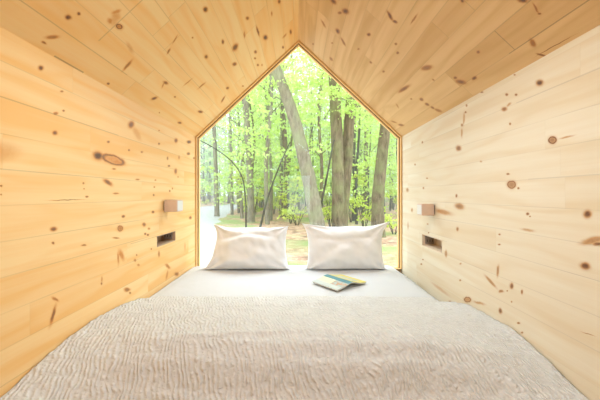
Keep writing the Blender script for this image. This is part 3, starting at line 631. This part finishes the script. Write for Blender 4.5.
# background trees
def proto(seed, hgt, r0, nsp, per, size, lo, rx, mat, lean):
    r = random.Random(seed)
    pts = spline([(0, 0, -.3), (lean*.2, 0, hgt*.2), (lean*.1+r.uniform(-.2, .2), .1, hgt*.45), (lean*.7, 0, hgt*.75), (lean, 0, hgt)], 5)
    bm = bmesh.new(); n = len(pts); tube(bm, pts, [r0*(1-.75*i/n) for i in range(n)], 8, .1, seed)
    for k in range(7):
        z0 = hgt*r.uniform(.25, .9); an = r.uniform(0, 2*PI); l = rx*r.uniform(.7, 1.4)
        t = z0/hgt
        tube(bm, [(lean*t*.8, 0, z0), (lean*t*.8+math.cos(an)*l*.5, math.sin(an)*l*.5, z0+l*.35), (lean*t*.8+math.cos(an)*l, math.sin(an)*l, z0+l*.45)], [r0*.28, r0*.18, r0*.06], 5, .1, k)
    me = bpy.data.meshes.new('trunk'); bm.to_mesh(me); bm.free(); me.materials.append(mat)
    for p in me.polygons: p.use_smooth = True
    def crown(q): 
        z = q.uniform(lo, 1.05)**1.0*hgt
        return Vector((q.gauss(0, rx*.6)+lean*z/hgt, q.gauss(0, rx*.6), z))
    V, Fc = leaves(r, nsp, per, size, .8, crown)
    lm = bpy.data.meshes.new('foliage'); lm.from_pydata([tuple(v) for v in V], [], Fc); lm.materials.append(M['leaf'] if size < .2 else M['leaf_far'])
    return me, lm
protos = [proto(1, 11, .085, 46, 26, .17, .10, 1.7, B, .8), proto(2, 12, .10, 56, 26, .17, .13, 1.9, BP, -.6), proto(3, 9, .06, 44, 26, .15, .10, 1.5, BD, .3)]
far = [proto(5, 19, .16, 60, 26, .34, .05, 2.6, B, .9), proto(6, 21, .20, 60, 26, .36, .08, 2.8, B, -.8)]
def plant(name, meshes, loc, rz, sc, label, cat, grp):
    o = empty(name, loc, rz); o.scale = (sc, sc, sc); tag(o, label, cat, grp)
    for nm, me in zip(('trunk', 'foliage'), meshes): link(bpy.data.objects.new(nm, me), o)
    return o
avoid = [(-7, -2)]
def on_track(x, y):
    for (a, b) in zip(rd, rd[1:]):
        if a[0] <= y <= b[0]:
            t = (y-a[0])/(b[0]-a[0]); return a[1]+(b[1]-a[1])*t-.3 < x < a[2]+(b[2]-a[2])*t+.3
    return False
r = random.Random(5); cnt = 0; pos = []
while cnt < 62:
    y = r.uniform(13, 34); x = r.uniform(-.37, .37)*y+r.uniform(-1, 1)
    if on_track(x, y) or any(math.hypot(x-a, y-b) < .9 for a, b in pos): continue
    pos.append((x, y)); cnt += 1
    plant('tree', protos[r.randrange(3)], (x, y, gz(x, y)), r.uniform(0, 6.28), r.uniform(.8, 1.25), 'slender leafy tree in the thicket behind the big trunks', 'tree', 'slender trees in the middle distance')
cnt = 0
while cnt < 80:
    y = r.uniform(34, 85); x = r.uniform(-.39, .39)*y+r.uniform(-1, 1)
    if any(math.hypot(x-a, y-b) < 1.6 for a, b in pos): continue
    pos.append((x, y)); cnt += 1
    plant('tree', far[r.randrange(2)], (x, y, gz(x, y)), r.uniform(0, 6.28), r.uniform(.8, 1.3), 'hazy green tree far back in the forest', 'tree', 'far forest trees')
# understory
def bush(seed, n, hgt, rx, size):
    q = random.Random(seed); bm = bmesh.new(); ends = []
    for k in range(6):
        an = q.uniform(0, 2*PI); l = rx*q.uniform(.4, 1); z = hgt*q.uniform(.5, 1)
        tube(bm, [(0, 0, -.1), (math.cos(an)*l*.4, math.sin(an)*l*.4, z*.6), (math.cos(an)*l, math.sin(an)*l, z)], [.014, .01, .004], 5, .1, k)
        ends.append((math.cos(an)*l, math.sin(an)*l, z))
    me = bpy.data.meshes.new('stem'); bm.to_mesh(me); bm.free(); me.materials.append(BD)
    def crown(w_):
        e = ends[w_.randrange(6)]; t = w_.uniform(.35, 1.05); return Vector((e[0]*t+w_.gauss(0, .1), e[1]*t+w_.gauss(0, .1), e[2]*t))
    V, Fc = leaves(q, n, 22, size, .28, crown)
    lm = bpy.data.meshes.new('foliage'); lm.from_pydata([tuple(v) for v in V], [], Fc); lm.materials.append(M['leaf_low'])
    return me, lm
bushes = [bush(21, 16, 1.6, .8, .11), bush(22, 12, .8, .6, .10), bush(23, 22, 2.4, 1.0, .12)]
def putbush(k, x, y, sc, label, grp=None):
    o = empty('shrub', (x, y, gz(x, y)), r.uniform(0, 6)); o.scale = (sc,)*3; tag(o, label, 'shrub', grp)
    for nm, me in zip(('stem', 'foliage'), bushes[k]): link(bpy.data.objects.new(nm, me), o)
p = at(364, 215, 10.5); putbush(0, p.x, 10.5, 1.05, 'bright green shrub between the close pair and the right frame trunk')
p = at(394, 240, 9.5); putbush(1, p.x, 9.5, 1.0, 'low yellow green shrub beyond the right window frame')
p = at(297, 215, 12.5); putbush(1, p.x, 12.5, 1.2, 'low green shrub seen between the two pillows')
p = at(330, 215, 11.5); putbush(0, p.x, 11.5, .9, 'green shrub behind the close pair of trunks')
for k in range(60):
    y = r.uniform(13, 42); x = r.uniform(-.34, .38)*y
    if on_track(x, y): continue
    putbush(r.choice((0, 1, 2, 2)), x, y, r.uniform(.8, 1.3), 'leafy understory shrub deeper in the woods', 'understory shrubs')

# morning haze hanging between the trees
m, nt = new_mat('haze'); g = N(nt)
vsn = g.n('ShaderNodeVolumeScatter'); vsn.inputs['Density'].default_value = 0.015; vsn.inputs['Anisotropy'].default_value = .3
o = g.n('ShaderNodeOutputMaterial'); nt.links.new(vsn.outputs[0], o.inputs['Volume'])
hz = box('haze', (-60, 10, ZG-.6), (60, 96, 26), m); tag(hz, 'thin pale haze hanging between the forest trees', 'haze'); hz['kind'] = 'stuff'

# ---------------------------------------------------------------- light and camera
w = bpy.data.worlds.new('overcast'); bpy.context.scene.world = w; w.use_nodes = True
nt = w.node_tree; nt.nodes.clear(); g = N(nt)
bg = g.n('ShaderNodeBackground'); ow = g.n('ShaderNodeOutputWorld'); nt.links.new(bg.outputs[0], ow.inputs[0])
z = g.sep(g.n('ShaderNodeTexCoord').outputs['Generated'])[2]
nt.links.new(g.ramp(z, [(0.0, (.74, .88, .95)), (1.0, (.72, .87, 1.0))]), bg.inputs[0])
bg.inputs[1].default_value = 3.4
def light(name, kind, loc, rot, e, **k):
    l = bpy.data.lights.new(name, kind); l.energy = e
    for a, b in k.items(): setattr(l, a, b)
    o = link(bpy.data.objects.new(name, l)); o.location = loc; o.rotation_euler = rot; return o
light('sun', 'SUN', (0, 0, 12), (math.radians(-50), math.radians(12), 0), 4.8, angle=math.radians(70), color=(.84, .94, 1))
# weak fill light added at the unseen rear opening
light('rear_fill', 'AREA', (0, YB+.02, 0), (math.radians(90), 0, 0), 0.3, shape='RECTANGLE', size=.5, size_y=.9, color=(.76, .90, 1))
light('ceiling_fill', 'SPOT', (0, .95, 1.10), (0, 0, 0), 52, shadow_soft_size=.08, spot_size=math.radians(128), spot_blend=.8, color=(.76, .90, 1))  # added unseen fill spot under the ridge, brightens bed and walls
light('upward_fill', 'SPOT', (.45, -.75, .0), (math.radians(180), 0, 0), 26, shadow_soft_size=.12, spot_size=math.radians(150), spot_blend=.5, color=(.95, .97, 1))  # added unseen fill behind the eye, brightens the ceiling slopes
cam = bpy.data.cameras.new('camera'); co = link(bpy.data.objects.new('camera', cam))
cam.sensor_width = 36; cam.lens = 36*F/600; cam.clip_start = .02; cam.clip_end = 300
cam.shift_x = (300-VX)/600; cam.shift_y = -(200-VY)/600
co.rotation_euler = (PI/2, 0, 0); bpy.context.scene.camera = co
vs = bpy.context.scene.view_settings
vs.view_transform = 'Standard'; vs.look = 'None'; vs.gamma = 1; vs.use_curve_mapping = False; vs.exposure = 0.36
